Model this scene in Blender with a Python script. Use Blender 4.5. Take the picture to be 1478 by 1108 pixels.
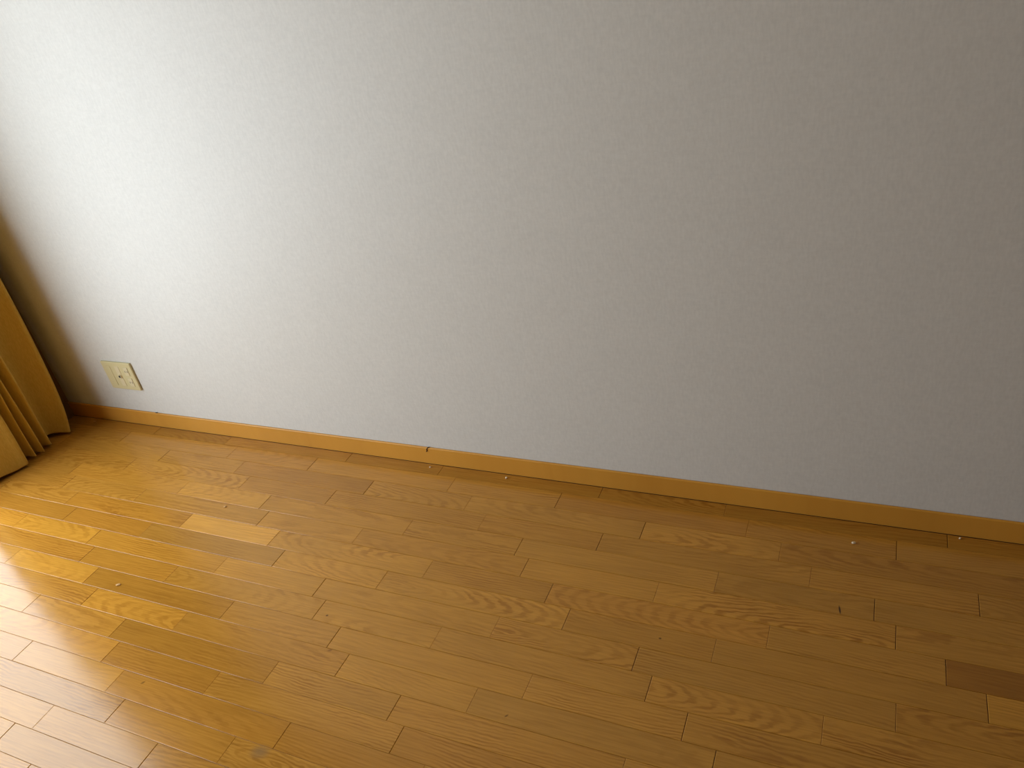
import bpy, bmesh, math, random
from mathutils import Vector, Matrix, noise
from math import sin, cos, pi

# ------------------------------------------------------------------ clear
for o in list(bpy.data.objects):
    bpy.data.objects.remove(o, do_unlink=True)
scn = bpy.context.scene
COL = scn.collection
rnd = random.Random(11)

# one "unit" U is the width of a floor plank; the origin lies at the foot of the
# baseboard straight ahead of the camera, x runs along the wall, y into the wall
U = 0.0697

# ------------------------------------------------------------------ camera
YAW, PITCH, ROLL = -0.49872, 0.54804, -0.19190
FPX = 1138.57
fw = Vector((sin(YAW) * cos(PITCH), cos(YAW) * cos(PITCH), -sin(PITCH)))
rt = fw.cross(Vector((0, 0, 1))).normalized()
up = rt.cross(fw)
rt2 = cos(ROLL) * rt + sin(ROLL) * up
up2 = -sin(ROLL) * rt + cos(ROLL) * up
cam_data = bpy.data.cameras.new('camera')
cam_data.sensor_fit = 'HORIZONTAL'
cam_data.sensor_width = 36.0
cam_data.lens = FPX * 36.0 / 1478.0
cam_data.clip_start = 0.02
cam = bpy.data.objects.new('camera', cam_data)
COL.objects.link(cam)
M = Matrix((rt2, up2, -fw)).transposed().to_4x4()
M.translation = Vector((0.0, -24.5744 * U, 22.0664 * U))
cam.matrix_world = M
scn.camera = cam

# ------------------------------------------------------------------ room dimensions (m)
XL, XR = -43.3 * U, 3.6            # left (window) wall, right wall
YB, YF = 0.007, -4.6               # photographed wall, wall behind the camera
ZC = 2.42                          # ceiling
WY0, WY1 = -6.5 * U, -2.5         # window opening along the left wall
WZ0, WZ1 = 0.05, 2.02
WT = 0.06                          # thickness of the outer wall

# ------------------------------------------------------------------ world: overcast daylight
world = bpy.data.worlds.new('overcast_sky')
scn.world = world
world.use_nodes = True
bg = world.node_tree.nodes['Background']
bg.inputs['Color'].default_value = (0.885, 0.962, 1.02, 1)
bg.inputs['Strength'].default_value = 7.75
# light portal in the window opening: only guides sampling of the sky
pl = bpy.data.lights.new('window_portal', 'AREA')
pl.shape = 'RECTANGLE'
pl.size = WZ1 - WZ0
pl.size_y = WY0 - WY1
pl.cycles.is_portal = True
po = bpy.data.objects.new('window_portal', pl)
COL.objects.link(po)
po.location = (XL - WT - 0.01, (WY0 + WY1) / 2, (WZ0 + WZ1) / 2)
po.rotation_euler = (0, -pi / 2, 0)

vs = scn.view_settings
vs.view_transform = 'Standard'
vs.look = 'None'
vs.gamma = 1.0
vs.use_curve_mapping = False
vs.exposure = 0.0


# ------------------------------------------------------------------ helpers
def link(name, me, parent=None, mat=None):
    o = bpy.data.objects.new(name, me)
    COL.objects.link(o)
    if parent is not None:
        o.parent = parent
    if mat is not None and me is not None:
        me.materials.clear()
        me.materials.append(mat)
    return o


def bm_obj(name, bm, mat, parent=None, smooth=False):
    me = bpy.data.meshes.new(name)
    bmesh.ops.recalc_face_normals(bm, faces=bm.faces)
    if smooth:
        for f in bm.faces:
            f.smooth = True
    bm.to_mesh(me)
    bm.free()
    return link(name, me, parent, mat)


def box(bm, x0, x1, y0, y1, z0, z1, bev=0.0, seg=1):
    r = bmesh.ops.create_cube(bm, size=1.0)
    vs_ = r['verts']
    for v in vs_:
        v.co = Vector((x0 + (v.co.x + .5) * (x1 - x0), y0 + (v.co.y + .5) * (y1 - y0), z0 + (v.co.z + .5) * (z1 - z0)))
    if bev > 0:
        ed = list({e for v in vs_ for e in v.link_edges})
        bmesh.ops.bevel(bm, geom=ed, offset=bev, segments=seg, affect='EDGES', profile=0.5)


def cyl(bm, c, axis, r, h, n=24, r2=None):
    """cylinder starting at c, length h along axis (unit vector)"""
    q = Vector((0, 0, 1)).rotation_difference(Vector(axis)).to_matrix().to_4x4()
    m = Matrix.Translation(Vector(c) + Vector(axis) * h / 2) @ q
    bmesh.ops.create_cone(bm, cap_ends=True, segments=n, radius1=r, radius2=r if r2 is None else r2, depth=h, matrix=m)


class NT:
    def __init__(self, name):
        self.m = bpy.data.materials.new(name)
        self.m.use_nodes = True
        self.t = self.m.node_tree
        self.b = self.t.nodes['Principled BSDF']

    def n(self, typ, ins=None, **kw):
        nd = self.t.nodes.new(typ)
        for k, v in kw.items():
            setattr(nd, k, v)
        if ins:
            for k, v in ins.items():
                self.s(nd.inputs[k], v)
        return nd

    def s(self, sock, v):
        if isinstance(v, bpy.types.NodeSocket):
            self.t.links.new(v, sock)
        elif isinstance(v, bpy.types.Node):
            self.t.links.new(v.outputs[0], sock)
        else:
            sock.default_value = v

    def math(self, op, a, b=0.0, c=None):
        nd = self.n('ShaderNodeMath', {0: a, 1: b}, operation=op)
        if c is not None:
            self.s(nd.inputs[2], c)
        return nd.outputs[0]

    def vmath(self, op, a, b=(0, 0, 0)):
        nd = self.n('ShaderNodeVectorMath', {0: a, 1: b}, operation=op)
        return nd.outputs['Value'] if op in ('LENGTH', 'DISTANCE', 'DOT_PRODUCT') else nd.outputs[0]

    def mix(self, f, a, b, blend='MIX'):
        nd = self.n('ShaderNodeMix', data_type='RGBA', blend_type=blend)
        self.s(nd.inputs[0], f)
        self.s(nd.inputs[6], a)
        self.s(nd.inputs[7], b)
        return nd.outputs[2]

    def rng(self, v, a, b, c, d, smooth=False):
        nd = self.n('ShaderNodeMapRange', {0: v, 1: a, 2: b, 3: c, 4: d})
        if smooth:
            nd.interpolation_type = 'SMOOTHSTEP'
        return nd.outputs[0]

    def noise(self, vec, scale=1.0, detail=2.0, rough=0.5):
        nd = self.n('ShaderNodeTexNoise', {'Vector': vec, 'Scale': scale, 'Detail': detail, 'Roughness': rough})
        return nd.outputs[0]

    def set(self, **kw):
        for k, v in kw.items():
            self.s(self.b.inputs[k.replace('_', ' ')], v)
        return self.m


def srgb(r, g, b):
    f = lambda c: (c / 255 / 12.92) if c / 255 <= .04045 else ((c / 255 + .055) / 1.055) ** 2.4
    return (f(r), f(g), f(b), 1)


# ------------------------------------------------------------------ materials
def mat_wood(name, base, dark, rough, marks=(), ring_contrast=0.5, lower=0.40):
    t = NT(name)
    tc = t.n('ShaderNodeTexCoord')
    oi = t.n('ShaderNodeObjectInfo')
    P = tc.outputs['Object']
    r = oi.outputs['Random']
    seed = t.n('ShaderNodeCombineXYZ', {0: t.math('MULTIPLY', r, 371.7), 1: t.math('MULTIPLY', r, 913.3), 2: t.math('MULTIPLY', r, 57.1)}).outputs[0]
    wn = t.n('ShaderNodeTexWhiteNoise', {'W': t.math('MULTIPLY', r, 77.7)}, noise_dimensions='1D')
    wr = t.n('ShaderNodeSeparateColor', {0: wn.outputs['Color']})
    sx = t.n('ShaderNodeSeparateXYZ', {0: P})
    x, y = sx.outputs[0], sx.outputs[1]
    # warp of the growth rings
    pw = t.vmath('ADD', t.vmath('MULTIPLY', P, (7.0, 26.0, 0)), seed)
    w1 = t.math('MULTIPLY', t.math('SUBTRACT', t.noise(pw, 1.0, 2.0, .55), .5), t.rng(oi.outputs['Alpha'], 0, 1, 0.012, 0.036))
    pw2 = t.vmath('ADD', t.vmath('MULTIPLY', P, (38.0, 110.0, 0)), seed)
    w2 = t.math('MULTIPLY', t.math('SUBTRACT', t.noise(pw2, 1.0, 1.0, .5), .5), 0.006)
    # pith offset: alpha of the object colour pulls the rings' centre into the plank (cathedral figure)
    y0 = t.math('MULTIPLY', t.math('SUBTRACT', wr.outputs[0], .5), t.rng(oi.outputs['Alpha'], 0, 1, 0.30, 0.02))
    yy = t.math('ADD', t.math('SUBTRACT', y, y0), w1)
    sl = t.math('MULTIPLY', t.math('SUBTRACT', wr.outputs[1], .5), 0.36)
    zz = t.math('ADD', t.math('MULTIPLY', x, sl), t.rng(wr.outputs[2], 0, 1, 0.02, 0.07))
    rad = t.math('SQRT', t.math('ADD', t.math('MULTIPLY', yy, yy), t.math('MULTIPLY', zz, zz)))
    rad = t.math('ADD', rad, w2)
    ring = t.math('SINE', t.math('MULTIPLY', rad, 2 * pi / 0.0075))
    ring = t.rng(ring, -0.6, 1.0, 0.0, 1.0, True)
    # blotches decide where the rings show
    pb = t.vmath('ADD', t.vmath('MULTIPLY', P, (5.0, 16.0, 0)), seed)
    blot = t.noise(pb, 1.0, 2.0, .5)
    ring = t.math('MULTIPLY', ring, t.math('MULTIPLY', t.rng(blot, .38, .68, 0.15, 1.0), t.math('ADD', t.rng(wr.outputs[2], 0, 1, 1.0, 0.35), t.math('MULTIPLY', oi.outputs['Alpha'], .35))))
    # pore streaks along the grain
    ps = t.vmath('ADD', t.vmath('MULTIPLY', P, (8.0, 260.0, 0)), seed)
    streak = t.noise(ps, 1.0, 3.0, .6)
    fac = t.math('ADD', t.math('MULTIPLY', ring, ring_contrast), t.math('MULTIPLY', t.rng(streak, .35, .7, 0, 1), lower))
    col = t.mix(t.math('MINIMUM', fac, 1.0), base, dark)
    # slow tone drift inside a plank
    pd = t.vmath('ADD', t.vmath('MULTIPLY', P, (3.0, 7.0, 0)), seed)
    dr = t.rng(t.noise(pd, 1.0, 1.0), .3, .7, .93, 1.07)
    col = t.mix(1.0, col, t.n('ShaderNodeCombineColor', {0: dr, 1: dr, 2: dr}).outputs[0], 'MULTIPLY')
    col = t.mix(1.0, col, oi.outputs['Color'], 'MULTIPLY')
    # stains and dents with their own place on the floor
    if marks:
        pos = t.n('ShaderNodeNewGeometry').outputs['Position']
        for (mx, my, rz, lx, ly, c, a, soft) in marks:
            mp = t.n('ShaderNodeMapping', {'Vector': pos, 'Location': (mx, my, 0), 'Rotation': (0, 0, rz), 'Scale': (lx, ly, 1)}, vector_type='TEXTURE')
            d = t.vmath('LENGTH', t.vmath('MULTIPLY', mp.outputs[0], (1, 1, 0)))
            f = t.rng(d, soft, 1.0, a, 0.0, True)
            col = t.mix(f, col, c)
    t.set(Base_Color=col)
    rg = t.math('ADD', rough, t.math('MULTIPLY', t.math('SUBTRACT', blot, .5), .10))
    t.set(Roughness=rg)
    t.set(**{'Specular_IOR_Level': 0.42})
    bump = t.n('ShaderNodeBump', {'Strength': 0.12, 'Distance': 0.0006, 'Height': t.math('ADD', t.math('MULTIPLY', streak, .5), t.noise(pw, 1.0, 1.0))})
    t.s(t.b.inputs['Normal'], bump.outputs[0])
    return t.m


DARKM = srgb(58, 34, 14)
MARKS = [  # world x, y, rotation, half sizes, colour, opacity, soft start
    (-17.02 * U, (-6.22 - 8.715) * U, 0.2, .034, .024, srgb(128, 108, 82), .55, .1),
    (-18.14 * U, (-0.67 - 8.715) * U, 0.4, .0050, .0035, DARKM, .9, .3),
    (-5.71 * U, (1.52 - 8.715) * U, 0.0, .0050, .0034, DARKM, .8, .3),
    (-9.67 * U, (-2.71 - 8.715) * U, 0.9, .0070, .0028, DARKM, .7, .3),
    (-23.3 * U, (-5.25 - 8.715) * U, 0.9, .0080, .0040, DARKM, .6, .3),
    (-.22 * U, (4.22 - 8.715) * U, 1.75, .0170, .0028, DARKM, .95, .4),
    (-19.9 * U, (6.10 - 8.715) * U, 0.6, .0140, .0022, DARKM, .7, .3),
    (-17.05 * U, (-2.06 - 8.715) * U, 0.5, .0090, .0055, srgb(110, 70, 30), .6, .2),
]
M_PLANK = mat_wood('oak_plank', srgb(194, 141, 57), srgb(145, 94, 29), 0.16, MARKS)
M_BASE = mat_wood('baseboard_wood', srgb(208, 150, 58), srgb(190, 128, 42), 0.42, (), .25, .3)

t = NT('groove_dark')
M_GROOVE = t.set(Base_Color=srgb(74, 46, 20), Roughness=.8)


def mat_paper(name, c):
    t = NT(name)
    P = t.n('ShaderNodeTexCoord').outputs['Object']
    a = t.noise(t.vmath('MULTIPLY', P, (170, 170, 55)), 1, 2, .6)
    b = t.noise(t.vmath('MULTIPLY', P, (60, 60, 170)), 1, 2, .6)
    c2 = t.noise(P, 9, 3, .6)
    h = t.math('ADD', t.math('MULTIPLY', a, .6), t.math('MULTIPLY', b, .4))
    v = t.math('ADD', t.rng(h, .35, .65, .94, 1.035), t.rng(c2, .3, .7, -.012, .012))
    cc = t.n('ShaderNodeCombineColor', {0: v, 1: v, 2: v}).outputs[0]
    t.set(Base_Color=t.mix(1.0, c, cc, 'MULTIPLY'), Roughness=.52)
    t.set(**{'Specular_IOR_Level': .5})
    bump = t.n('ShaderNodeBump', {'Strength': .25, 'Distance': .0006, 'Height': h})
    t.s(t.b.inputs['Normal'], bump.outputs[0])
    return t.m


M_PAPER = mat_paper('woven_wallpaper', srgb(213, 214, 210))
t = NT('ceiling_paint')
M_CEIL = t.set(Base_Color=srgb(190, 160, 106), Roughness=.9)  # unseen ceiling, given a darker warm tone to dim and warm the bounce
t = NT('bounce_cut_brown')
M_BOUNCE_CUT = t.set(Base_Color=srgb(122, 88, 46), Roughness=.6)  # made-up dark wall finish, added to cut bounce light and deepen corner shade

t = NT('mustard_curtain_cloth')
P = t.n('ShaderNodeTexCoord').outputs['Object']
a = t.noise(t.vmath('MULTIPLY', P, (300, 300, 60)), 1, 2)
t.set(Base_Color=t.mix(t.rng(a, .35, .65, 0, 1), srgb(222, 186, 84), srgb(210, 172, 70)), Roughness=.75)
t.set(Sheen_Weight=.25, Sheen_Roughness=.4)
t.s(t.b.inputs['Normal'], t.n('ShaderNodeBump', {'Strength': .2, 'Distance': .0005, 'Height': a}).outputs[0])
tl = t.n('ShaderNodeBsdfTranslucent', {'Color': srgb(200, 164, 66)})
ms = t.n('ShaderNodeMixShader', {0: .15, 1: t.b.outputs[0], 2: tl.outputs[0]})
t.t.links.new(ms.outputs[0], t.t.nodes['Material Output'].inputs['Surface'])
M_CURT = t.m

t = NT('ivory_plastic')
M_IVORY = t.set(Base_Color=srgb(214, 204, 158), Roughness=.35)
t = NT('ivory_plastic_insert')
M_IVORY2 = t.set(Base_Color=srgb(222, 212, 176), Roughness=.3)
t = NT('socket_black')
M_BLACK = t.set(Base_Color=srgb(28, 24, 20), Roughness=.5)
t = NT('socket_metal')
M_METAL = t.set(Base_Color=(.55, .5, .42, 1), Roughness=.35, Metallic=1.0)
t = NT('bronze_aluminium')
M_ALU = t.set(Base_Color=srgb(120, 112, 100), Roughness=.4, Metallic=.6)
t = NT('pale_crumb')
M_CRUMB = t.set(Base_Color=srgb(240, 226, 196), Roughness=.7)
t = NT('tan_crumb')
M_CRUMB2 = t.set(Base_Color=srgb(206, 164, 104), Roughness=.7)
t = NT('dark_lint')
M_LINT = t.set(Base_Color=srgb(46, 34, 26), Roughness=.9)
t = NT('outdoor_paving')
M_PAVE = t.set(Base_Color=srgb(150, 147, 140), Roughness=.9)
t = NT('window_glass')
tr = t.n('ShaderNodeBsdfTransparent')
gl = t.n('ShaderNodeBsdfGlossy', {'Roughness': 0.0})
lw = t.n('ShaderNodeLayerWeight', {'Blend': 0.5})
fr = t.n('ShaderNodeMath', {0: t.math('POWER', lw.outputs['Facing'], 5.0), 1: .45, 2: .02}, operation='MULTIPLY_ADD')
mx = t.n('ShaderNodeMixShader', {0: fr.outputs[0], 1: tr.outputs[0], 2: gl.outputs[0]})
t.t.links.new(mx.outputs[0], t.t.nodes['Material Output'].inputs['Surface'])
M_GLASS = t.m

# ------------------------------------------------------------------ room shell
def struct(name, bm, mat, label=None):
    o = bm_obj(name, bm, mat)
    o['kind'] = 'structure'
    if label:
        o['label'] = label
    return o


bm = bmesh.new(); box(bm, XL - WT, XR + .1, YB, YB + .12, -.03, ZC)
struct('wall_back', bm, M_PAPER, 'plain pale grey wall covered in woven textured wallpaper')
bm = bmesh.new()
box(bm, XL - WT, XL, WY0, YB, -.03, ZC)
box(bm, XL - WT, XL, YF, WY1, -.03, ZC)
box(bm, XL - WT, XL, WY1, WY0, WZ1, ZC)
box(bm, XL - WT, XL, WY1, WY0, -.03, WZ0)
struct('wall_left', bm, M_BOUNCE_CUT, 'window wall mostly hidden behind the mustard curtain, corner shade put into its dark colour')  # shade of the curtain corner is put into this wall's brown
bm = bmesh.new(); box(bm, XR, XR + .1, YF - .1, YB, -.03, ZC)
struct('wall_right', bm, M_BOUNCE_CUT)
bm = bmesh.new(); box(bm, XL - WT, XR, YF - .1, YF, -.03, ZC)
struct('wall_front', bm, M_BOUNCE_CUT)
bm = bmesh.new(); box(bm, XL - WT, XR + .1, YF - .1, YB + .12, ZC, ZC + .1)
struct('ceiling', bm, M_CEIL)

# ------------------------------------------------------------------ floor: every plank its own piece
bm = bmesh.new(); box(bm, XL - WT, XR + .1, YF - .1, YB + .12, -.06, -.0032)
floor = struct('floor', bm, M_GROOVE, 'glossy golden oak strip floor laid parallel to the wall')

SHORT, LONG = 5.21, 7.84
PER = SHORT + LONG
# phase of the short plank in each row (units of plank width), and which joint is the open board end
PH = {-9: (3.1, 0), -8: (9.3, 1), -7: (5.42, 0), -6: (11.78, 1), -5: (8.68, 1), -4: (1.50, 0), -3: (10.74, 1), -2: (3.94, 0), -1: (1.55, 1),
      0: (7.46, 0), 1: (3.63, 1), 2: (9.88, 0), 3: (7.42, 1), 4: (.28, 0), 5: (9.44, 0), 6: (2.68, 0), 7: (.10, 1)}
# colour (tint r,g,b) and figure of the planks that stand out: (row, x inside) -> tint, cathedral
SPECIAL = {
    (-3, -26): ((1.36, 1.40, 1.50), .1), (-5, -27): ((1.14, 1.15, 1.12), .9), (-5, -33): ((1.05, 1.04, 1.0), .6),
    (-2, -26): ((.90, .91, .98), .3), (-1, -35): ((1.20, 1.20, 1.02), 1.0), (-1, -28): ((1.07, 1.05, .92), .2),
    (-1, -39): ((1.15, 1.12, .95), .2), (0, -29): ((.98, .95, .84), .2), (0, -34): ((.96, .92, .82), .5), (0, -22): ((1.0, 1.0, .95), .9),
    (1, -26): ((.87, .84, .74), .1), (1, -33): ((1.12, 1.12, 1.0), .1), (1, -20): ((.98, .97, .95), .7),
    (2, -26.5): ((1.12, 1.10, .95), 1.0), (2, -33): ((.95, .92, .82), .2), (2, -20): ((.97, .95, .92), .6),
    (3, -22): ((.86, .83, .74), .1), (3, -29): ((.97, .95, .86), .8), (4, -23): ((.90, .86, .78), .1), (4, -17): ((1.02, 1.01, .98), 0.0),
    (4, -29): ((1.05, 1.02, .96), .3), (5, -20): ((.92, .88, .82), .3), (6, -20): ((.98, .96, .92), 0.), (5, -27): ((1.06, 1.06, 1.04), .1),
    (-6, -24.5): ((.93, .90, .88), .1), (-7, -25): ((.88, .84, .82), .3), (-8, -25): ((.98, .95, .92), .8), (-6, -18): ((.96, .94, .9), .1),
    (-3, 5): ((.70, .62, .52), .1), (-2, 6): ((1.10, 1.10, 1.0), .1), (-7, -5): ((1.10, 1.10, 1.08), .8), (-7, 1): ((.88, .85, .80), .6),
    (-8, -7): ((.90, .86, .82), .2), (-8, -1): ((.96, .94, .88), .6), (-3, -13): ((.92, .90, .86), .1), (-4, -9): ((1.05, 1.05, 1.04), .1),
    (-4, -15): ((.97, .95, .92), .1), (-3, -6): ((1.02, .98, .94), 1.0), (0, -16): ((1.07, 1.07, 1.03), .3), (1, -13): ((1.03, 1.02, .98), .0),
    (2, -13): ((1.02, 1.02, .98), .1), (3, -10): ((1.0, .98, .94), .1), (4, -9): ((.92, .88, .82), .1), (5, -14): ((.92, .88, .82), .2),
    (-2, -13): ((1.04, 1.04, 1.0), 1.0), (-1, -9): ((1.04, 1.03, 1.0), 1.0), (-1, -15): ((1.03, 1.03, 1.0), .5), (-2, -19): ((1.10, 1.10, 1.03), .6),
    (-1, -22): ((1.08, 1.08, 1.02), .1), (-3, -19): ((1.07, 1.07, 1.02), .9), (-4, -22): ((1.03, 1.02, .98), 1.0), (-5, -21): ((1.02, 1.01, .98), .9),
    (-4, -28): ((.96, .96, .96), .1), (-3, -32): ((1.02, .98, .88), .8), (-2, -32): ((.97, .92, .82), .2), (-2, -38): ((.92, .88, .78), .2),
    (-1, 2): ((.98, .96, .90), .9), (-2, -6): ((.97, .95, .90), .2), (-6, -11): ((1.0, .98, .94), .7),
}
GAP, BEV, DEP = 0.00035, 0.0009, 0.00045
YROW = -8.715 * U      # y of row 0's far edge
shared = {}


def plank_mesh(L, Wd, g0, g1):
    """closed slab with chamfered top; g0/g1 extra opening at the two ends"""
    hx0, hx1, hy = -L / 2 + g0, L / 2 - g1, Wd / 2 - GAP
    zb = -.0034
    lo = [(hx0, -hy, zb), (hx1, -hy, zb), (hx1, hy, zb), (hx0, hy, zb)]
    md = [(a, b, -DEP) for a, b, _ in lo]
    tp = [(hx0 + BEV, -hy + BEV, 0), (hx1 - BEV, -hy + BEV, 0), (hx1 - BEV, hy - BEV, 0), (hx0 + BEV, hy - BEV, 0)]
    v = lo + md + tp
    f = [(3, 2, 1, 0), (8, 9, 10, 11)]
    for k in range(4):
        n_ = (k + 1) % 4
        f.append((k, n_, n_ + 4, k + 4))
        f.append((k + 4, n_ + 4, n_ + 8, k + 8))
    return v, f


def row_joints(r):
    if r in PH:
        s, which = PH[r]
    else:
        q = random.Random(500 + r)
        s, which = q.uniform(0, PER), q.randint(0, 1)
    out = []
    k0 = -6
    for k in range(k0, 8):
        a = s + k * PER
        out.append((a, which == 0))
        out.append((a + SHORT, which == 1))
    return out


rest_v, rest_f = [], []
X0u, X1u = (XL + .004) / U, (XR - .002) / U
NEAR0, NEAR1, NEARROW = X0u - 1, 14.0, 13
rlast = int((-YF) / U - 8.715) + 1
for r in range(-9, rlast):
    ya, yb = YROW - r * U, YROW - (r + 1) * U
    if r == -9:
        ya = 0.0 - .0012
    yb = max(yb, YF + .004)
    Wd = ya - yb
    if Wd < .01:
        continue
    js = row_joints(r)
    for (a, oa), (b, ob) in zip(js, js[1:]):
        ca, cb = max(a, X0u), min(b, X1u)
        if cb - ca < .15:
            continue
        L = (cb - ca) * U
        g0 = (.0006 if oa else .0002)
        g1 = (.0006 if ob else .0002)
        cx, cy = (ca + cb) / 2 * U, (ya + yb) / 2
        near = cb > NEAR0 and ca < NEAR1 and r <= NEARROW
        if near:
            key = (round(L, 5), round(Wd, 5), g0, g1)
            me = shared.get(key)
            if me is None:
                v, f = plank_mesh(L, Wd, g0, g1)
                me = bpy.data.meshes.new('plank')
                me.from_pydata(v, [], f)
                me.update()
                me.materials.append(M_PLANK)
                shared[key] = me
            o = link('plank', me, floor)
            o.location = (cx, cy, rnd.uniform(-.00012, .00012))
            o.rotation_euler = (math.radians(rnd.uniform(-.07, .07)), math.radians(rnd.uniform(-.02, .02)), 0)
            tint, fig = None, rnd.random() ** 2
            for (rr, xx), (tt, ff) in SPECIAL.items():
                if rr == r and ca <= xx < cb:
                    tint, fig = tt, ff
            if tint is None:
                k = rnd.uniform(.93, 1.05)
                w = rnd.uniform(-.03, .03)
                tint = (k * (1 + w * .3), k, k * (1 - w))
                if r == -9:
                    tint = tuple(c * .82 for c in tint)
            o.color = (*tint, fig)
        else:
            v, f = plank_mesh(L, Wd, g0, g1)
            n0 = len(rest_v)
            rest_v += [(p[0] + cx, p[1] + cy, p[2]) for p in v]
            rest_f += [tuple(i + n0 for i in q) for q in f]
me = bpy.data.meshes.new('plank_field')
me.from_pydata(rest_v, [], rest_f)
me.update()
o = link('plank_field', me, floor, M_PLANK)
o['kind'] = 'stuff'

# ------------------------------------------------------------------ baseboard: rounded top edge
def profile_x(name, prof, x0, x1, mat):
    bm = bmesh.new()
    A = [bm.verts.new((x0, y, z)) for y, z in prof]
    B = [bm.verts.new((x1, y, z)) for y, z in prof]
    n_ = len(prof)
    for i in range(n_):
        k = (i + 1) % n_
        bm.faces.new((A[i], A[k], B[k], B[i]))
    bm.faces.new(A)
    bm.faces.new(list(reversed(B)))
    return struct(name, bm, mat)


HB = .94 * U
prof = [(YB - .0003, .0006), (.0, .0006), (.0, HB - .004)]
for k in range(1, 6):
    a = k / 5 * pi / 2
    prof.append((.0035 * (1 - cos(a)), HB - .004 + .004 * sin(a)))
prof += [(YB - .0016, HB), (YB - .0016, HB - .003), (YB - .0003, HB - .003)]
bb = profile_x('baseboard_back', prof, XL + .001, XR - .001, M_BASE)
bb['label'] = 'narrow orange brown wooden baseboard along the grey wall'

# ------------------------------------------------------------------ window in the left wall
win = bpy.data.objects.new('window_1', None)
COL.objects.link(win)
win.location = (XL - WT / 2, (WY0 + WY1) / 2, WZ0)
win['kind'] = 'structure'
win['label'] = 'tall sliding window behind the curtain giving the daylight'


def part(name, boxes, mat, parent, bev=.002):
    bm = bmesh.new()
    for b in boxes:
        box(bm, *b, bev=bev)
    o = bm_obj(name, bm, mat)
    o.parent = parent
    o.matrix_parent_inverse = parent.matrix_basis.inverted() if parent.parent is None else (parent.parent.matrix_basis.inverted())
    return o


def reparent_world(o, parent):
    pw = parent.matrix_basis.copy()
    o.parent = parent
    o.matrix_parent_inverse = pw.inverted()


xo, xi = XL - WT + .002, XL - .002
FT = .025
part('window_frame', [(xo, xi, WY1, WY1 + FT, WZ0, WZ1), (xo, xi, WY0 - FT, WY0, WZ0, WZ1),
                      (xo, xi, WY1 + FT, WY0 - FT, WZ0, WZ0 + FT), (xo, xi, WY1 + FT, WY0 - FT, WZ1 - FT, WZ1)], M_ALU, win)
mid = (WY0 + WY1) / 2
for (a, b, xs) in ((WY1 + FT, mid + .03, xo + .002), (mid - .03, WY0 - FT, xo + .03)):
    S = .035
    sash = part('sash', [(xs, xs + .024, a, a + S, WZ0 + FT, WZ1 - FT), (xs, xs + .024, b - S, b, WZ0 + FT, WZ1 - FT),
                         (xs, xs + .024, a + S, b - S, WZ0 + FT, WZ0 + FT + .06), (xs, xs + .024, a + S, b - S, WZ1 - FT - S, WZ1 - FT)], M_ALU, win)
    bm = bmesh.new()
    box(bm, xs + .012, xs + .017, a + S - .005, b - S + .005, WZ0 + FT + .055, WZ1 - FT - S + .005)
    g_ = bm_obj('pane', bm, M_GLASS)
    g_.parent = sash

# curtain rail fixed to the window wall, above the picture
bm = bmesh.new()
box(bm, XL + .055, XL + .09, -2.6, -.03, 2.16, 2.185, bev=.003)
for yy_ in (-2.5, -1.3, -.15):
    box(bm, XL, XL + .07, yy_ - .012, yy_ + .012, 2.168, 2.18)
struct('trim_1', bm, M_ALU)

# ------------------------------------------------------------------ curtain, bunched at the far side of the window
KEY = [(-43.6, -1.1), (-42.9, -1.22), (-42.1, -1.42), (-41.66, -1.68), (-42.15, -1.92), (-43.0, -2.25), (-43.1, -2.62), (-42.1, -2.78),
       (-41.58, -2.97), (-42.1, -3.12), (-42.75, -3.22), (-42.75, -3.36), (-42.1, -3.42), (-41.52, -3.55), (-42.1, -3.68), (-42.7, -3.74),
       (-42.7, -3.84), (-42.1, -3.88), (-41.50, -4.0), (-42.0, -4.14), (-42.5, -4.26), (-42.5, -4.40), (-42.0, -4.48), (-41.42, -4.64),
       (-41.62, -5.05), (-41.80, -5.55), (-41.95, -6.05), (-42.02, -6.45), (-42.2, -6.85), (-42.5, -7.06), (-43.2, -7.06), (-44.05, -7.0)]


def catmull(pts, m):
    out = []
    n_ = len(pts)
    for i in range(n_ - 1):
        p0, p1, p2, p3 = pts[max(i - 1, 0)], pts[i], pts[i + 1], pts[min(i + 2, n_ - 1)]
        for k in range(m):
            s = k / m
            out.append(tuple(.5 * (2 * p1[c] + (p2[c] - p0[c]) * s + (2 * p0[c] - 5 * p1[c] + 4 * p2[c] - p3[c]) * s * s
                                   + (3 * p1[c] - p0[c] - 3 * p2[c] + p3[c]) * s ** 3) for c in (0, 1)))
    out.append(pts[-1])
    return out


KEY = [(x_ if x_ > -42.0 else -42.0 + (x_ + 42.0) * .62, y_) for x_, y_ in KEY]
plan = catmull(KEY, 5)
NZ = 44
bm = bmesh.new()
grid = []
for iz in range(NZ + 1):
    s = iz / NZ
    row = []
    for i, (px, py) in enumerate(plan):
        zlo = .20 + .10 * max(0, min(1, (-42.0 - px) / 1.0)) + .05 * sin(i * .35)
        z = zlo + (30.9 - zlo) * s ** 1.6
        far = max(0.0, min(1.0, (py + 2.75) / 1.2))          # the last fold swings out towards the wall higher up
        sw = far * far * (3 - 2 * far) * (1 - math.exp(-max(z - .2, 0) / 2.6))
        wob = .06 * sin(z * .7 + i * .11) + .05 * sin(z * .33 + i * .05)
        row.append(bm.verts.new(((px + .25 * sw + wob * .6) * U, (py + .62 * sw + wob * .3 * (1 - far)) * U, z * U)))
    grid.append(row)
for iz in range(NZ):
    for i in range(len(plan) - 1):
        bm.faces.new((grid[iz][i], grid[iz][i + 1], grid[iz + 1][i + 1], grid[iz + 1][i]))
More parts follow.
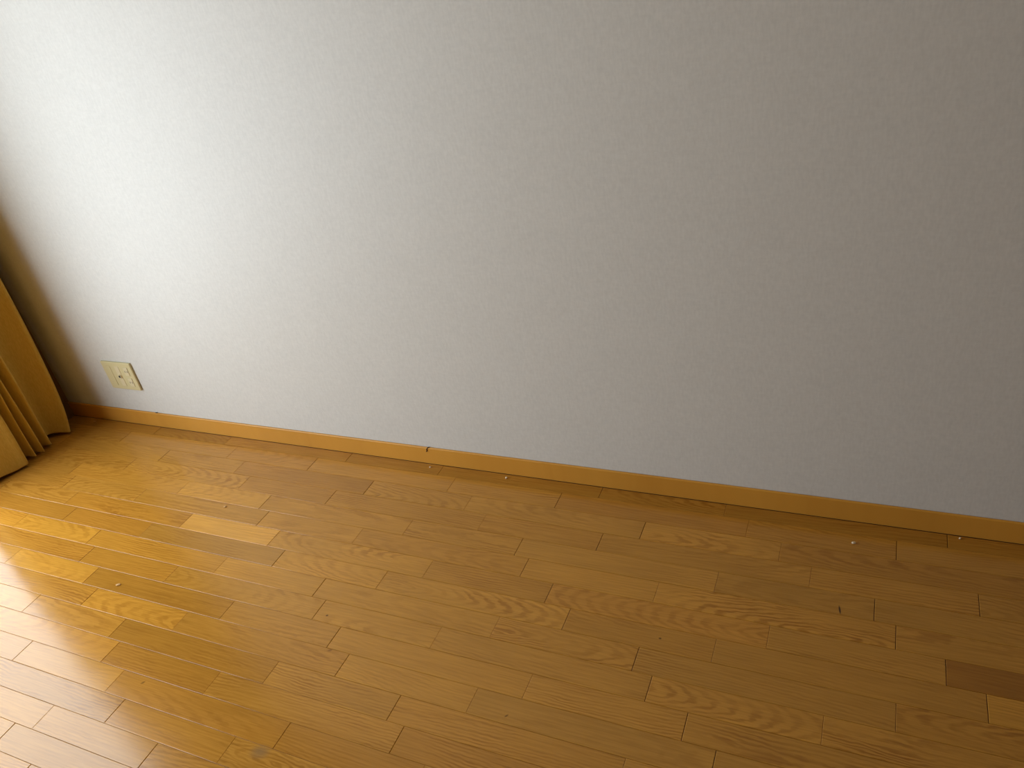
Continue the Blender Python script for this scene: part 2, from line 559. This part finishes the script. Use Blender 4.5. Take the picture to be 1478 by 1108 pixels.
cur = bm_obj('curtain', bm, M_CURT, smooth=True)
so = cur.modifiers.new('thickness', 'SOLIDIFY')
so.thickness = .0022
so.offset = 0
cur['label'] = 'mustard yellow pleated curtain bunched at the left end of the grey wall'
cur['category'] = 'curtain'

# ------------------------------------------------------------------ wall outlet
px0, px1, pz0, pz1 = -38.49 * U, -36.26 * U, 2.43 * U, 4.18 * U
out = bpy.data.objects.new('wall_outlet', None)
COL.objects.link(out)
pcx, pcz = (px0 + px1) / 2, (pz0 + pz1) / 2
out.location = (pcx, YB, pcz)
out['label'] = 'ivory plastic wall outlet plate with a small socket hole above the baseboard'
out['category'] = 'outlet'
hw, hh = (px1 - px0) / 2, (pz1 - pz0) / 2
bm = bmesh.new()
box(bm, -hw, hw, -.0085, 0, -hh, hh, bev=.0028, seg=2)
bm_obj('plate', bm, M_IVORY, out)
# recessed centre field carrying three columns of modules
mw, mh = .0225, .044
for k, cx_ in enumerate((-.046, 0, .046)):
    if k == 0:
        bm = bmesh.new()
        box(bm, cx_ - mw / 2, cx_ + mw / 2, -.0098, -.006, -mh, mh, bev=.001)
        bm_obj('blank_insert', bm, M_IVORY, out)
    elif k == 1:
        bm = bmesh.new()
        box(bm, cx_ - mw / 2, cx_ + mw / 2, -.0098, -.006, -mh, mh, bev=.001)
        ins = bm_obj('aerial_insert', bm, M_IVORY2, out)
        bm = bmesh.new()
        cyl(bm, (cx_, -.0095, 0), (0, -1, 0), .0088, .0035, 24)
        ring_ = bm_obj('socket_collar', bm, M_IVORY2, ins)
        bm = bmesh.new()
        cyl(bm, (cx_, -.0128, 0), (0, -1, 0), .0052, .0006, 20)
        bm_obj('socket_hole', bm, M_BLACK, ins)
    else:
        for sz in (1, -1):
            bm = bmesh.new()
            box(bm, cx_ - mw / 2, cx_ + mw / 2, -.0105, -.006, sz * .024 - .0185, sz * .024 + .0185, bev=.0015, seg=2)
            rc = bm_obj('receptacle', bm, M_IVORY2, out)
            for sx_ in (-1, 1):
                bm = bmesh.new()
                box(bm, cx_ + sx_ * .0055 - .0011, cx_ + sx_ * .0055 + .0011, -.0107, -.0100, sz * .024 - .004, sz * .024 + .004)
                bm_obj('slot', bm, M_BLACK, rc)

# ------------------------------------------------------------------ crumbs and lint
def crumb(name, x, y, z, r, mat, label, cat, stretch=(1, 1, 1), rz=0.0, seed=0, group=None):
    bm = bmesh.new()
    bmesh.ops.create_icosphere(bm, subdivisions=2, radius=1.0)
    zmin = 9
    for v in bm.verts:
        d = 1 + .45 * noise.noise(v.co * 1.4 + Vector((seed * 7.1, seed * 3.3, 1.7)))
        v.co = Vector((v.co.x * stretch[0], v.co.y * stretch[1], v.co.z * stretch[2])) * d * r
        zmin = min(zmin, v.co.z)
    for v in bm.verts:
        v.co.z -= zmin
    o = bm_obj(name, bm, mat)
    o.location = (x, y, z)
    o.rotation_euler = (0, 0, rz)
    o['label'] = label
    o['category'] = cat
    if group:
        o['group'] = group
    return o


def fy(Y):
    return (Y - 8.715) * U


G = 'crumbs scattered on the floor'
crumb('crumb', -18.38 * U, fy(8.42), .0003, .0033, M_CRUMB, 'pale crumb on the floor just below the dark lint on the baseboard', 'crumb', (1, .8, .8), .3, 1, G)
crumb('crumb', -14.42 * U, fy(8.42), .0003, .0036, M_CRUMB, 'pale crumb by the baseboard, below the middle of the grey wall', 'crumb', (1.1, .8, .8), 1.1, 2, G)
crumb('crumb', .03 * U, fy(7.50), .0003, .0040, M_CRUMB, 'brightest pale crumb, on the dark floor near the right end', 'crumb', (1.2, .9, .8), .2, 3, G)
crumb('crumb', 3.5 * U, fy(8.55), .0003, .0030, M_CRUMB, 'rightmost small crumb touching the foot of the baseboard', 'crumb', (1.1, .8, .7), .9, 4, G)
crumb('crumb', -28.45 * U, fy(-1.63), .0003, .0048, M_CRUMB2, 'flat tan flake on the floor beside the window reflection', 'crumb', (1.5, .8, .35), .5, 5, G)
crumb('crumb', -27.06 * U, fy(3.75), .0003, .0042, M_CRUMB2, 'tan lump put in for a dent highlight just behind the palest plank', 'crumb', (1.2, .9, .5), .7, 6, G)  # small tan lump added for the highlight on a floor dent
crumb('crumb', -41.1 * U, fy(8.35), .0003, .0040, M_CRUMB2, 'tan crumb in the dark corner beside the curtain', 'crumb', (1.5, .8, .6), .2, 7, G)


def lint(pts, rad, label):
    cu = bpy.data.curves.new('lint', 'CURVE')
    cu.dimensions = '3D'
    cu.bevel_depth = rad
    cu.bevel_resolution = 2
    sp = cu.splines.new('POLY')
    sp.points.add(len(pts) - 1)
    for p_, q in zip(sp.points, pts):
        p_.co = (*q, 1)
    o = bpy.data.objects.new('lint_tmp', cu)
    me_ = bpy.data.meshes.new_from_object(o)
    bpy.data.objects.remove(o)
    o = link('lint', me_, None, M_LINT)
    o['label'] = label
    o['category'] = 'lint'
    o['group'] = 'dark lint on the baseboard'
    return o


lx = -18.5 * U
lint([(lx + .009, .0045, HB + .0012), (lx + .004, .002, HB + .0016), (lx - .001, -.0008, HB - .004), (lx - .002, -.0011, HB - .012), (lx - .005, -.0011, HB - .015)], .0014,
     'wisp of dark lint hanging over the baseboard top near the middle')
lx = -36.0 * U
lint([(lx + .005, .004, HB + .0012), (lx, .0025, HB + .0018), (lx - .004, .003, HB + .0012)], .0016,
     'small dark lint speck on the baseboard top right of the outlet')
